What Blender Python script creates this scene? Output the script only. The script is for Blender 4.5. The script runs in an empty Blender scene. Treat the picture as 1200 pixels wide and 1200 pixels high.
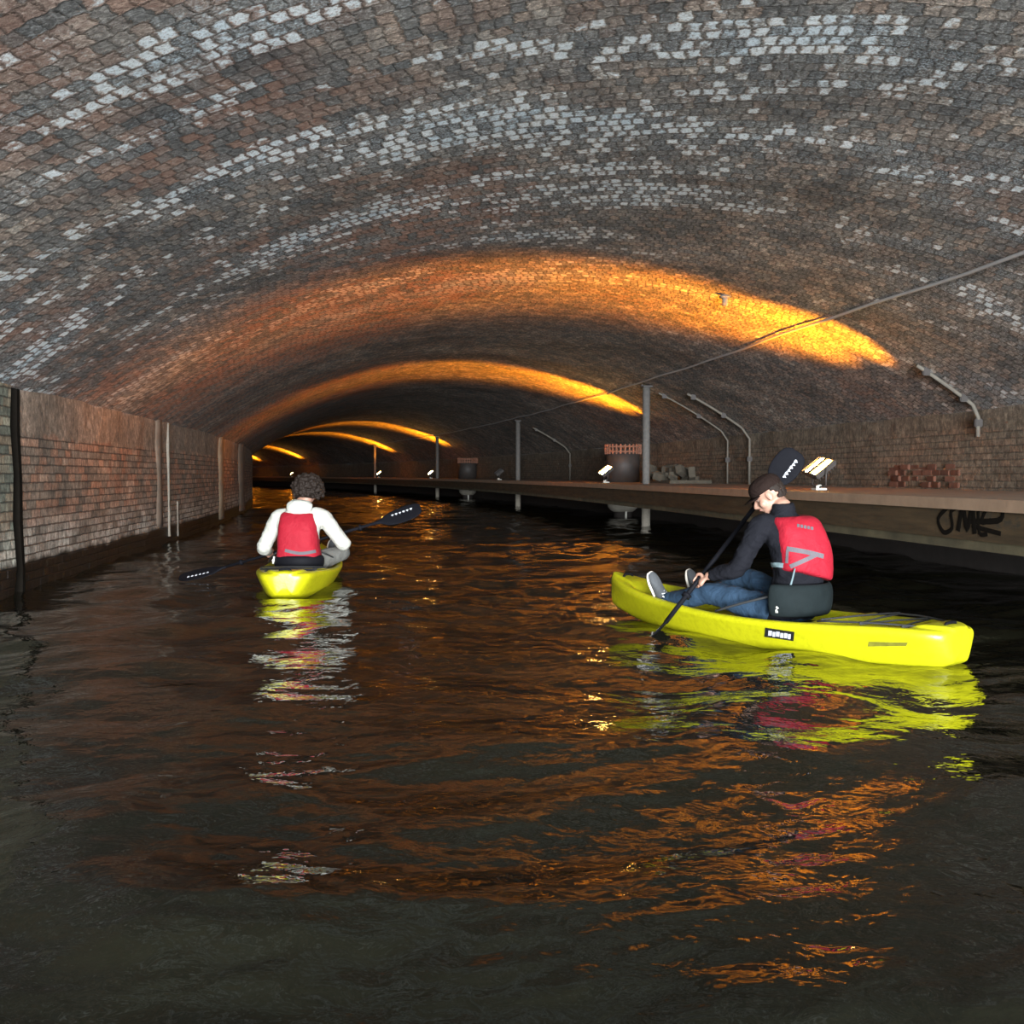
import bpy, bmesh, math, random
import numpy as np
from mathutils import Vector, Matrix, noise as mnoise
random.seed(7)
R = math.radians
SC = bpy.context.scene
C = bpy.context.collection

# ------------------------------------------------------------------ camera
F = 1200.0; EYE = 1.05; HOR = 556.0
YAW = math.atan(160/1200)                 # tunnel axis vanishes left of centre
PITCH = math.atan((600-HOR)/F)
cam = bpy.data.cameras.new('camera'); co = bpy.data.objects.new('camera', cam); C.objects.link(co)
cam.sensor_width = 36; cam.lens = 36*F/1200; cam.clip_end = 400; cam.clip_start = 0.05
co.location = (0, 0, EYE); co.rotation_euler = (R(90)-PITCH, 0, -YAW)
SC.camera = co
# ------------------------------------------------------------------ world: pale open sky outside the mouth behind
w = bpy.data.worlds.new('sky'); SC.world = w; w.use_nodes = True
wb = w.node_tree.nodes['Background']
wb.inputs[0].default_value = (0.62, 0.78, 1.0, 1); wb.inputs[1].default_value = 1.2
# ------------------------------------------------------------------ daylight through the tunnel mouth behind the camera
def area(name, loc, rot, sx, sy, power, color):
    l = bpy.data.lights.new(name, 'AREA'); l.shape = 'RECTANGLE'; l.size = sx; l.size_y = sy
    l.energy = power; l.color = color
    o = bpy.data.objects.new(name, l); C.objects.link(o); o.location = loc; o.rotation_euler = rot
    return o
area('daylight_mouth', (1.6, -6.2, 1.5), (R(93), 0, 0), 9.5, 2.8, 2450, (0.78, 0.91, 1.0))
area('daylight_far', (1.6, -24, 1.9), (R(91), 0, 0), 16, 3.6, 22000, (0.95, 0.97, 1.0))
# ------------------------------------------------------------------ output look
SC.view_settings.view_transform = 'Standard'; SC.view_settings.look = 'None'
SC.view_settings.exposure = 0.25; SC.view_settings.gamma = 1.0
SC.view_settings.use_curve_mapping = False
SC.cycles.use_denoising = True
SC.cycles.max_bounces = 8; SC.cycles.diffuse_bounces = 4; SC.cycles.glossy_bounces = 4
SC.cycles.caustics_reflective = True; SC.cycles.sample_clamp_indirect = 6.0

# ------------------------------------------------------------------ tunnel geometry (metres, +Y along the tunnel, water at z = 0)
LL, RR = -3.15, 7.2                        # inner faces of left and right wall
SPR = 1.83                                 # springing height
CX = (LL+RR)/2; HW = (RR-LL)/2; RISE = 1.70
RAD = (HW*HW+RISE*RISE)/(2*RISE)
YB, YE = -5.0, 128.0                       # mouth behind the camera, far end
def bend(y): return -0.0024*max(0.0, y-15.0)**2
def vz(lat):
    d = min(abs(lat-CX), HW)
    return SPR+RISE-(RAD-math.sqrt(RAD*RAD-d*d))
cy, sy_ = math.cos(YAW), math.sin(YAW)
def c2w(X, Z, h=0.0):                      # camera-heading ground coordinates to world
    return Vector((X*cy+Z*sy_, -X*sy_+Z*cy, h))
def proj(p):
    X = p[0]*cy-p[1]*sy_; Z = p[0]*sy_+p[1]*cy
    a, b = Z*math.cos(PITCH)-(p[2]-EYE)*math.sin(PITCH), Z*math.sin(PITCH)+(p[2]-EYE)*math.cos(PITCH)
    return 600+F*X/a, 600-F*b/a
def y_at(px, lat, lo=3.0, hi=70.0):        # where along the tunnel a line at this offset passes the image column
    s = None
    f = lambda y: proj((lat+bend(y), y, 1))[0]-px
    a, b = lo, hi
    fa = f(a)
    for _ in range(60):
        m = (a+b)/2
        if (f(m) > 0) == (fa > 0): a = m
        else: b = m
    return a

# ------------------------------------------------------------------ helpers
def link(name, me, mat=None, parent=None):
    o = bpy.data.objects.new(name, me); C.objects.link(o)
    if mat is not None:
        me.materials.clear(); me.materials.append(mat)
    if parent is not None: o.parent = parent
    return o
def from_bm(name, bm, mat=None, parent=None, smooth=True):
    me = bpy.data.meshes.new(name); bmesh.ops.recalc_face_normals(bm, faces=bm.faces)
    bm.to_mesh(me); bm.free()
    if smooth:
        for p in me.polygons: p.use_smooth = True
    return link(name, me, mat, parent)
def empty(name, label, cat, loc=(0, 0, 0), rz=0.0, group=None):
    o = bpy.data.objects.new(name, None); C.objects.link(o); o.location = loc; o.rotation_euler = (0, 0, rz)
    o['label'] = label; o['category'] = cat
    if group: o['group'] = group
    return o
def tag(o, label, cat, group=None):
    o['label'] = label; o['category'] = cat
    if group: o['group'] = group
    return o
def structure(o): o['kind'] = 'structure'; return o
def box(bm, c, s, rot=None, bevel=0.0):
    t = bmesh.new(); bmesh.ops.create_cube(t, size=1.0)
    for v in t.verts: v.co = Vector((v.co.x*s[0], v.co.y*s[1], v.co.z*s[2]))
    if bevel > 0: bmesh.ops.bevel(t, geom=t.edges[:], offset=bevel, segments=2, affect='EDGES')
    M = Matrix.Translation(Vector(c)) @ (rot.to_4x4() if rot is not None else Matrix.Identity(4))
    bmesh.ops.transform(t, matrix=M, verts=t.verts)
    me = bpy.data.meshes.new('t'); t.to_mesh(me); t.free(); bm.from_mesh(me); bpy.data.meshes.remove(me)
def ball(bm, c, s, rot=None, seg=20):
    t = bmesh.new(); bmesh.ops.create_uvsphere(t, u_segments=seg, v_segments=seg//2+2, radius=1.0)
    for v in t.verts: v.co = Vector((v.co.x*s[0], v.co.y*s[1], v.co.z*s[2]))
    M = Matrix.Translation(Vector(c)) @ (rot.to_4x4() if rot is not None else Matrix.Identity(4))
    bmesh.ops.transform(t, matrix=M, verts=t.verts)
    me = bpy.data.meshes.new('t'); t.to_mesh(me); t.free(); bm.from_mesh(me); bpy.data.meshes.remove(me)
def cat(pts, n=4):                         # Catmull-Rom through tuples of any width
    P = [np.array(p, float) for p in pts]; out = []
    for i in range(len(P)-1):
        p0 = P[max(i-1, 0)]; p1 = P[i]; p2 = P[i+1]; p3 = P[min(i+2, len(P)-1)]
        for k in range(n):
            t = k/n
            out.append(0.5*((2*p1)+(-p0+p2)*t+(2*p0-5*p1+4*p2-p3)*t*t+(-p0+3*p1-3*p2+p3)*t**3))
    out.append(P[-1]); return out
def tube(bm, pts, rad, seg=12, smooth=0, caps=True, up=None, ratio=1.0):
    """pts: points, rad: radius or list; ratio flattens the section along the second axis"""
    if not hasattr(rad, '__len__'): rad = [rad]*len(pts)
    data = [tuple(p)+(r,) for p, r in zip(pts, rad)]
    if smooth: data = cat(data, smooth)
    P = [Vector(d[:3]) for d in data]; Rr = [float(d[3]) for d in data]
    T = []
    for i in range(len(P)):
        a = P[max(i-1, 0)]; b = P[min(i+1, len(P)-1)]; T.append((b-a).normalized())
    u = Vector(up) if up is not None else (Vector((0, 0, 1)) if abs(T[0].z) < 0.9 else Vector((1, 0, 0)))
    rings = []
    for p, t, r in zip(P, T, Rr):
        u = (u-t*u.dot(t)).normalized(); v = t.cross(u)
        rings.append([bm.verts.new(p+u*(math.cos(2*math.pi*k/seg)*r*ratio)+v*(math.sin(2*math.pi*k/seg)*r)) for k in range(seg)])
    for a, b in zip(rings, rings[1:]):
        for k in range(seg): bm.faces.new((a[k], a[(k+1) % seg], b[(k+1) % seg], b[k]))
    if caps: bm.faces.new(rings[0][::-1]); bm.faces.new(rings[-1])
def loft(bm, rings, seg=28, power=2.0, sub=4):
    """rings: (centre, side vector, front vector, half width, half depth)"""
    data = cat([tuple(c)+tuple(u)+tuple(v)+(a, b) for c, u, v, a, b in rings], sub)
    RR_ = []
    for d in data:
        c = Vector(d[:3]); u = Vector(d[3:6]).normalized(); v = Vector(d[6:9]); v = (v-u*v.dot(u)).normalized(); a, b = d[9], d[10]
        ring = []
        for k in range(seg):
            an = 2*math.pi*k/seg; ca, sa = math.cos(an), math.sin(an)
            ex = 2.0/power
            ring.append(bm.verts.new(c+u*(a*math.copysign(abs(ca)**ex, ca))+v*(b*math.copysign(abs(sa)**ex, sa))))
        RR_.append(ring)
    for a, b in zip(RR_, RR_[1:]):
        for k in range(seg): bm.faces.new((a[k], a[(k+1) % seg], b[(k+1) % seg], b[k]))
    bm.faces.new(RR_[0][::-1]); bm.faces.new(RR_[-1])
def fuse(name, bm, mat, parent, voxel=0.008, smooth=6, post=None):
    """turn overlapping lofts into ONE continuous skin"""
    bmesh.ops.recalc_face_normals(bm, faces=bm.faces)
    me = bpy.data.meshes.new(name+'_raw'); bm.to_mesh(me); bm.free()
    o = bpy.data.objects.new('raw', me); C.objects.link(o)
    m = o.modifiers.new('r', 'REMESH'); m.mode = 'VOXEL'; m.voxel_size = voxel; m.use_smooth_shade = True
    s = o.modifiers.new('s', 'SMOOTH'); s.factor = 0.5; s.iterations = smooth
    bpy.context.view_layer.update()
    dg = bpy.context.evaluated_depsgraph_get()
    out = bpy.data.meshes.new_from_object(o.evaluated_get(dg)); out.name = name
    bpy.data.objects.remove(o); bpy.data.meshes.remove(me)
    if post: post(out)
    for p in out.polygons: p.use_smooth = True
    return link(name, out, mat, parent)
def wrinkle(amp, sc, seed=0.0, stretch=(1, 1, 1)):
    def f(me):
        me.update()
        nr = [v.normal.copy() for v in me.vertices]
        for v, n in zip(me.vertices, nr):
            q = Vector((v.co.x*sc*stretch[0]+seed, v.co.y*sc*stretch[1], v.co.z*sc*stretch[2]))
            v.co += n*(amp*(mnoise.noise(q)+0.5*mnoise.noise(q*2.3)))
    return f

# ------------------------------------------------------------------ node helpers
class NT:
    def __init__(s, name):
        s.m = bpy.data.materials.new(name); s.m.use_nodes = True; s.t = s.m.node_tree
        s.b = s.t.nodes['Principled BSDF']
    def n(s, ty, **kw):
        nd = s.t.nodes.new(ty)
        for k, v in kw.items(): setattr(nd, k, v)
        return nd
    def put(s, sock, v):
        if hasattr(v, 'is_linked') or hasattr(v, 'links'): s.t.links.new(v, sock)
        else: sock.default_value = v
    def math(s, op, a, b=0.0, c=0.0, clamp=False):
        nd = s.n('ShaderNodeMath', operation=op, use_clamp=clamp); s.put(nd.inputs[0], a)
        if len(nd.inputs) > 1: s.put(nd.inputs[1], b)
        if len(nd.inputs) > 2: s.put(nd.inputs[2], c)
        return nd.outputs[0]
    def xyz(s, a, b, c=0.0):
        nd = s.n('ShaderNodeCombineXYZ')
        for i, v in enumerate((a, b, c)): s.put(nd.inputs[i], v)
        return nd.outputs[0]
    def sep(s, v):
        nd = s.n('ShaderNodeSeparateXYZ'); s.put(nd.inputs[0], v); return nd.outputs
    def noise(s, vec, scale, detail=4, rough=0.5, dist=0.0):
        nd = s.n('ShaderNodeTexNoise'); s.put(nd.inputs['Vector'], vec); nd.inputs['Scale'].default_value = scale
        nd.inputs['Detail'].default_value = detail; nd.inputs['Roughness'].default_value = rough
        nd.inputs['Distortion'].default_value = dist
        return nd.outputs[0]
    def white(s, vec):
        nd = s.n('ShaderNodeTexWhiteNoise'); s.put(nd.inputs['Vector'], vec); return nd.outputs[0]
    def ramp(s, f, stops, interp='LINEAR'):
        nd = s.n('ShaderNodeValToRGB'); s.put(nd.inputs[0], f); e = nd.color_ramp; e.interpolation = interp
        while len(e.elements) < len(stops): e.elements.new(0.5)
        for el, (p, c) in zip(e.elements, stops): el.position = p; el.color = tuple(c)+(1,)
        return nd.outputs[0]
    def mix(s, f, a, b):
        nd = s.n('ShaderNodeMix', data_type='RGBA'); s.put(nd.inputs[0], f)
        s.put(nd.inputs[6], tuple(a)+(1,) if isinstance(a, tuple) and len(a) == 3 else a)
        s.put(nd.inputs[7], tuple(b)+(1,) if isinstance(b, tuple) and len(b) == 3 else b)
        return nd.outputs[2]
    def mul(s, f, a, b):
        nd = s.n('ShaderNodeMix', data_type='RGBA', blend_type='MULTIPLY'); s.put(nd.inputs[0], f)
        s.put(nd.inputs[6], a); s.put(nd.inputs[7], b); return nd.outputs[2]
    def step(s, v, a, b):                  # smoothstep a..b
        nd = s.n('ShaderNodeMapRange', interpolation_type='SMOOTHSTEP'); s.put(nd.inputs[0], v)
        nd.inputs[1].default_value = a; nd.inputs[2].default_value = b
        return nd.outputs[0]
    def bump(s, h, dist, strength=1.0, normal=None):
        nd = s.n('ShaderNodeBump'); s.put(nd.inputs['Height'], h); nd.inputs['Distance'].default_value = dist
        nd.inputs['Strength'].default_value = strength
        if normal is not None: s.put(nd.inputs['Normal'], normal)
        return nd.outputs[0]
    def uv(s): return s.n('ShaderNodeTexCoord').outputs['UV']
    def obj(s): return s.n('ShaderNodeTexCoord').outputs['Object']
    def out(s, col=None, rough=None, normal=None):
        if col is not None: s.put(s.b.inputs['Base Color'], tuple(col)+(1,) if isinstance(col, tuple) else col)
        if rough is not None: s.put(s.b.inputs['Roughness'], rough)
        if normal is not None: s.put(s.b.inputs['Normal'], normal)
        return s.m
def simple(name, col, rough=0.6, var=0.15, scale=20, bump=0.0, metal=0.0, spec=0.5, coat=0.0):
    t = NT(name); nz = t.noise(t.obj(), scale, 5, 0.6)
    c0 = tuple(max(0, x*(1-var)) for x in col); c1 = tuple(min(1, x*(1+var)) for x in col)
    t.out(t.mix(nz, c0, c1), rough, t.bump(nz, bump) if bump else None)
    t.b.inputs['Metallic'].default_value = metal; t.b.inputs['Specular IOR Level'].default_value = spec
    t.b.inputs['Coat Weight'].default_value = coat
    return t.m
def cells(t, a, b, ha, wb, jit=0.0, seed=0.0):
    """brick cells: rows across a, bricks along b -> id vector, centre a, centre b, edge distance"""
    ra = t.math('DIVIDE', a, ha); i = t.math('FLOOR', ra)
    off = t.math('MULTIPLY', t.math('FRACT', t.math('MULTIPLY', i, 0.5)), 1.0)
    if jit: off = t.math('ADD', off, t.math('MULTIPLY', t.white(t.xyz(i, seed, 3.3)), jit))
    rb = t.math('ADD', t.math('DIVIDE', b, wb), off); j = t.math('FLOOR', rb)
    fa = t.math('SUBTRACT', ra, i); fb = t.math('SUBTRACT', rb, j)
    ea = t.math('MULTIPLY', t.math('MINIMUM', fa, t.math('SUBTRACT', 1.0, fa)), ha)
    eb = t.math('MULTIPLY', t.math('MINIMUM', fb, t.math('SUBTRACT', 1.0, fb)), wb)
    ca = t.math('MULTIPLY', t.math('ADD', i, 0.5), ha)
    cb = t.math('MULTIPLY', t.math('SUBTRACT', t.math('ADD', j, 0.5), off), wb)
    return t.xyz(i, j, seed), ca, cb, t.math('MINIMUM', ea, eb), fa, fb

# ---- vault brick
t = NT('vault_brick')
U = t.sep(t.uv()); u, v = U[0], U[1]
wob = t.noise(t.xyz(u, v, 0), 3.2, 6, 0.72); wob2 = t.noise(t.xyz(u, v, 5.0), 3.2, 6, 0.72)
wob3 = t.noise(t.xyz(u, v, 11.0), 22, 3, 0.6); wob4 = t.noise(t.xyz(u, v, 15.0), 22, 3, 0.6)
u1 = t.math('ADD', u, t.math('ADD', t.math('MULTIPLY', t.math('SUBTRACT', wob, 0.5), 0.10), t.math('MULTIPLY', t.math('SUBTRACT', wob3, 0.5), 0.050)))
v1 = t.math('ADD', v, t.math('ADD', t.math('MULTIPLY', t.math('SUBTRACT', wob2, 0.5), 0.12), t.math('MULTIPLY', t.math('SUBTRACT', wob4, 0.5), 0.055)))
ph = R(-14)
a = t.math('ADD', t.math('MULTIPLY', u1, math.cos(ph)), t.math('MULTIPLY', v1, math.sin(ph)))
b = t.math('SUBTRACT', t.math('MULTIPLY', v1, math.cos(ph)), t.math('MULTIPLY', u1, math.sin(ph)))
ID, ca, cb, ed, fa, fb = cells(t, b, a, 0.125, 0.092, 0.5)
rnd = t.white(ID)
cen = t.xyz(cb, ca, 0.0)                   # (a, b) in brick centres
big = t.noise(t.xyz(t.math('MULTIPLY', cb, 0.5), t.math('MULTIPLY', ca, 1.5), 2.0), 0.85, 4, 0.62)
base = t.ramp(t.math('ADD', t.math('MULTIPLY', rnd, 0.45), t.math('MULTIPLY', t.noise(cen, 0.45, 3), 0.62)),
    [(0.0, (0.105, 0.105, 0.104)), (0.40, (0.20, 0.19, 0.175)), (0.54, (0.28, 0.245, 0.21)), (0.66, (0.34, 0.255, 0.20)), (0.80, (0.46, 0.40, 0.335)), (1.0, (0.68, 0.65, 0.60))])
fine = t.noise(t.xyz(u, v, 1.0), 60, 5, 0.7); mid = t.noise(t.xyz(u, v, 3.0), 14, 4, 0.65)
blot = t.noise(t.xyz(u, v, 21.0), 2.2, 6, 0.75)
base = t.mul(0.8, base, t.ramp(blot, [(0.36, (0.45, 0.45, 0.47)), (0.62, (1.35, 1.33, 1.30))]))
spk = t.noise(t.xyz(u, v, 31.0), 26, 6, 0.8)
base = t.mul(0.9, base, t.ramp(spk, [(0.36, (0.35, 0.35, 0.35)), (0.50, (0.95, 0.95, 0.95)), (0.64, (2.1, 2.1, 2.1))]))
base = t.mul(0.75, base, t.ramp(fine, [(0.28, (0.30, 0.30, 0.30)), (0.72, (1.7, 1.7, 1.7))]))
redn = t.math('ADD', t.noise(t.xyz(u, v, 9.0), 0.34, 3), t.math('MULTIPLY', t.math('SUBTRACT', t.step(u, 0.5, -3.0), 0.35), 0.20))
red = t.math('MULTIPLY', t.step(redn, 0.50, 0.66), t.step(rnd, 0.1, 0.8))
base = t.mix(t.math('MULTIPLY', red, 0.60), base, (0.32, 0.135, 0.080))
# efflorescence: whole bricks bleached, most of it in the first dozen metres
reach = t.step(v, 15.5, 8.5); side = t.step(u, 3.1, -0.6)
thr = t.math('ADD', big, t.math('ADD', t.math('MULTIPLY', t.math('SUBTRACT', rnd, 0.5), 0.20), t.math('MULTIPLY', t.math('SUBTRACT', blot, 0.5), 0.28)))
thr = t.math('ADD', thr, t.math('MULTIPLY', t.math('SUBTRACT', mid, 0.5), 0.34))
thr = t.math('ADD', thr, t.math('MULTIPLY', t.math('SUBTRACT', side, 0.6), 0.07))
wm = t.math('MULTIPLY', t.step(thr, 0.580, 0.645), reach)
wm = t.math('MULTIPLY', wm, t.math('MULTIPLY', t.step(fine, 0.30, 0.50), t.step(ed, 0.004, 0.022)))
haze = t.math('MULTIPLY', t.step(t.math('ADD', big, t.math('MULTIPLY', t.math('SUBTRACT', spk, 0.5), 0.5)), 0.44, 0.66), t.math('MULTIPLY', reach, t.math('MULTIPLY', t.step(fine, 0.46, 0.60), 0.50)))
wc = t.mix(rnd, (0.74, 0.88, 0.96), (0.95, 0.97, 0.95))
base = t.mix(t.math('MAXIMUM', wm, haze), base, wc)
edge = t.step(t.math('ADD', ed, t.math('MULTIPLY', t.math('SUBTRACT', mid, 0.5), 0.022)), 0.000, 0.014)
base = t.mul(t.math('SUBTRACT', 1.0, edge), base, (0.52, 0.50, 0.47, 1))
h = t.math('ADD', t.math('MULTIPLY', edge, 0.55), t.math('MULTIPLY', t.white(t.xyz(cb, ca, 7.0)), 0.55))
h = t.math('ADD', h, t.math('ADD', t.math('MULTIPLY', fb, 0.35), t.math('MULTIPLY', fa, 0.55)))
h = t.math('ADD', h, t.math('ADD', t.math('MULTIPLY', fine, 0.5), t.math('ADD', t.math('MULTIPLY', mid, 0.9), t.math('MULTIPLY', spk, 0.9))))
M_VAULT = t.out(base, 0.85, t.bump(h, 0.022, 1.0))

# ---- side walls: brick, rendered top band, pale lower courses, wet dark foot
def wall_mat(name, seed, tone, pale=1.0, band=1.42, mud=0.0):
    t = NT(name); U = t.sep(t.uv()); u, v = U[0], U[1]      # u along, v height
    nz = t.noise(t.xyz(u, v, seed), 7, 3, 0.6)
    uu = t.math('ADD', u, t.math('MULTIPLY', nz, 0.03)); vv = t.math('ADD', v, t.math('MULTIPLY', nz, 0.02))
    ID, ca, cb, ed, fa, fb = cells(t, vv, uu, 0.082, 0.235, 0.0, seed)
    rnd = t.white(ID); fine = t.noise(t.xyz(u, v, seed), 45, 5, 0.7); big = t.noise(t.xyz(u, v, seed+4), 1.3, 4, 0.6)
    col = t.ramp(t.math('ADD', t.math('MULTIPLY', rnd, 0.5), t.math('MULTIPLY', big, 0.5)),
        [(0.15, tuple(x*0.45 for x in tone)), (0.45, tone), (0.62, (tone[0]*1.25, tone[1]*0.85, tone[2]*0.7)), (0.85, tuple(x*1.9 for x in tone))])
    mort = t.step(ed, 0.002, 0.010)
    brk = t.mul(t.math('SUBTRACT', 1.0, mort), col, (0.40, 0.38, 0.36, 1))
    low = t.math('MULTIPLY', t.step(v, 0.78, 0.36), t.step(t.math('ADD', t.math('MULTIPLY', rnd, 0.5), t.noise(t.xyz(u, v, seed+8), 1.8, 3)), 0.45, 0.85))
    brk = t.mix(t.math('MULTIPLY', t.math('MULTIPLY', low, mort), 0.75*pale), brk, (0.46, 0.42, 0.36))
    brk = t.mix(mud, brk, tone)
    ren = t.step(t.math('ADD', v, t.math('MULTIPLY', t.math('SUBTRACT', t.noise(t.xyz(u, 0.0, seed), 2.5, 4, 0.6), 0.5), 0.30)), band-0.03, band+0.02)
    strk = t.math('ADD', t.math('MULTIPLY', t.noise(t.xyz(t.math('MULTIPLY', u, 5.0), t.math('MULTIPLY', v, 1.0), seed), 1.0, 5, 0.7), 0.5), t.math('MULTIPLY', t.noise(t.xyz(u, v, seed+20), 3.5, 6, 0.72), 0.5))
    mott = t.noise(t.xyz(t.math('MULTIPLY', u, 1.6), v, seed+30), 9.0, 6, 0.78)
    rcol = t.ramp(strk, [(0.3, tuple(x*0.55 for x in tone)), (0.55, tuple(x*1.0 for x in tone)), (0.75, (tone[0]*1.5, tone[1]*1.5, tone[2]*1.55))])
    col = t.mix(ren, brk, rcol)
    col = t.mul(0.6, col, t.ramp(strk, [(0.3, (0.45, 0.43, 0.40)), (0.7, (1.35, 1.35, 1.35))]))
    col = t.mul(0.5, col, t.ramp(fine, [(0.3, (0.5, 0.5, 0.5)), (0.7, (1.4, 1.4, 1.4))]))
    col = t.mul(0.85, col, t.ramp(mott, [(0.36, (0.42, 0.40, 0.38)), (0.50, (0.95, 0.95, 0.95)), (0.64, (1.9, 1.9, 1.9))]))
    cal = t.math('MULTIPLY', t.step(t.noise(t.xyz(t.math('MULTIPLY', u, 5.0), t.math('MULTIPLY', v, 0.5), seed+2), 1.0, 5, 0.7), 0.66, 0.74), 0.55*pale)
    col = t.mix(cal, col, (0.55, 0.52, 0.46))
    wet = t.step(t.math('ADD', v, t.math('MULTIPLY', t.math('SUBTRACT', t.noise(t.xyz(u, v, seed+1), 3.0, 4, 0.6), 0.5), 0.16)), 0.30, 0.22)
    col = t.mix(wet, col, (0.010, 0.008, 0.006))
    hh = t.math('ADD', t.math('MULTIPLY', t.math('MULTIPLY', mort, t.math('SUBTRACT', 1.0, ren)), 0.6), t.math('ADD', t.math('ADD', t.math('MULTIPLY', fine, 0.5), t.math('MULTIPLY', mott, 0.8)), t.math('MULTIPLY', rnd, 0.35)))
    return t.out(col, t.math('SUBTRACT', 0.9, t.math('MULTIPLY', wet, 0.5)), t.bump(hh, 0.012, 1.0))
M_WALLL = wall_mat('left_brick_wall', 1.0, (0.25, 0.180, 0.130))
M_MOSS = wall_mat('mossy_brick', 5.0, (0.20, 0.21, 0.16), 0.8, 3.0)
M_WALLR = wall_mat('right_brick_wall', 9.0, (0.165, 0.130, 0.092), 0.30, 1.62, 0.6)
# ---- others
M_CONC = simple('walkway_concrete', (0.34, 0.22, 0.14), 0.8, 0.35, 6, 0.004)
t = NT('fascia_board'); o_ = t.sep(t.uv()); nn = t.noise(t.xyz(t.math('MULTIPLY', o_[0], 1.2), t.math('MULTIPLY', o_[1], 9.0), 0), 1.6, 6, 0.65)
sp = t.math('MULTIPLY', t.step(t.noise(t.xyz(o_[0], t.math('MULTIPLY', o_[1], 1.5), 4), 2.3, 5, 0.7), 0.60, 0.68), 0.7)
M_FASC = t.out(t.mix(sp, t.ramp(nn, [(0.3, (0.040, 0.026, 0.012)), (0.6, (0.090, 0.056, 0.025)), (0.8, (0.12, 0.080, 0.042))]), (0.03, 0.028, 0.022)), 0.75, t.bump(nn, 0.004))
M_STEEL = simple('weathered_steel', (0.125, 0.118, 0.108), 0.8, 0.5, 14, 0.002, 0.0)
M_RUST = simple('rusty_iron', (0.26, 0.12, 0.075), 0.85, 0.5, 30, 0.004)
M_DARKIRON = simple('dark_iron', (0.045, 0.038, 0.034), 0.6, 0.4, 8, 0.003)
M_PALE = simple('pale_concrete', (0.36, 0.33, 0.27), 0.8, 0.3, 7, 0.004)
M_WHITE = simple('white_painted_metal', (0.62, 0.60, 0.52), 0.5, 0.15, 20)
M_CALC = simple('calcite', (0.29, 0.26, 0.21), 0.8, 0.3, 25, 0.006)
M_PIPE = simple('grey_pipe', (0.13, 0.115, 0.092), 0.8, 0.5, 12, 0.003)
M_BLACK = simple('black_plastic', (0.007, 0.007, 0.009), 0.6, 0.2, 30, spec=0.06)
M_HULL = None

# ------------------------------------------------------------------ ceiling vault
ys = [YB]
while ys[-1] < YE: ys.append(ys[-1]+(0.35 if ys[-1] < 30 else 1.0))
def vault():
    na = 72; A0 = math.asin(HW/RAD); vs = []; uvs = []
    for y in ys:
        for k in range(na+1):
            an = -A0+2*A0*k/na; lat = CX+RAD*math.sin(an)
            z = SPR+RISE-RAD+RAD*math.cos(an)
            z += 0.03*mnoise.noise(Vector((lat*0.8, y*0.6, 0)))
            vs.append((lat+bend(y), y, z)); uvs.append((RAD*an, y))
    fs = []
    n = na+1
    for i in range(len(ys)-1):
        for k in range(na): fs.append((i*n+k, i*n+k+1, (i+1)*n+k+1, (i+1)*n+k))
    me = bpy.data.meshes.new('ceiling'); me.from_pydata(vs, [], fs)
    ul = me.uv_layers.new(name='UVMap')
    for l in me.loops: ul.data[l.index].uv = uvs[l.vertex_index]
    for p in me.polygons: p.use_smooth = True
    return me
structure(link('ceiling', vault(), M_VAULT))
def ribbon(name, mat, lat, y0, y1, z0, z1, thick, nz=6, dy=0.5, flip=1, rough=0.0):
    """a wall following the bend: front face at lat, body behind it"""
    n = max(2, int((y1-y0)/dy)); Y = [y0+(y1-y0)*i/n for i in range(n+1)]
    bm = bmesh.new(); ul = bm.loops.layers.uv.new('UVMap')
    def P(l, y, z): return bm.verts.new((l+bend(y), y, z))
    front = [[P(lat+rough*mnoise.noise(Vector((y*1.7, k*0.7, lat))), y, z0+(z1-z0)*k/nz) for k in range(nz+1)] for y in Y]
    back = [[P(lat+thick*flip, y, z) for z in (z0, z1)] for y in Y]
    for i in range(n):
        for k in range(nz):
            f = bm.faces.new((front[i][k], front[i+1][k], front[i+1][k+1], front[i][k+1]))
        bm.faces.new((front[i][nz], front[i+1][nz], back[i+1][1], back[i][1]))
        bm.faces.new((front[i][0], back[i][0], back[i+1][0], front[i+1][0]))
        bm.faces.new((back[i][0], back[i][1], back[i+1][1], back[i+1][0]))
    for e in (0, n):
        vsx = front[e]+[back[e][1], back[e][0]]; bm.faces.new(vsx)
    for f in bm.faces:
        for l in f.loops: l[ul].uv = (l.vert.co.y+(l.vert.co.x-bend(l.vert.co.y)), l.vert.co.z)
    return from_bm(name, bm, mat, None, smooth=False)
YL = y_at(24, LL); YG = y_at(12, LL)
structure(ribbon('wall_left', M_WALLL, LL, YL, YE, -0.6, SPR+0.06, 0.6, flip=-1, rough=0.03))
structure(ribbon('wall_left', M_MOSS, LL+0.02, YB, YG, -0.6, SPR+0.06, 0.6, flip=-1, rough=0.05))
structure(ribbon('wall_left', M_MOSS, LL-1.0, YG-0.1, YL+0.1, -0.6, SPR+0.1, 0.3, flip=-1))
structure(ribbon('wall_right', M_WALLR, RR, YB, YE, -0.6, SPR+0.06, 0.5, flip=1, rough=0.03))
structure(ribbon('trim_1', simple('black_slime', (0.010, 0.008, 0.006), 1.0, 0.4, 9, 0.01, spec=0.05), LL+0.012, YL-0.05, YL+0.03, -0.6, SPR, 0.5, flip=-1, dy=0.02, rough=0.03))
# far end and the dry ground outside the mouth
bm = bmesh.new(); box(bm, (CX+bend(YE), YE+0.2, 1.6), (16, 0.3, 5)); structure(from_bm('wall_back', bm, M_WALLR, smooth=False))

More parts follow.
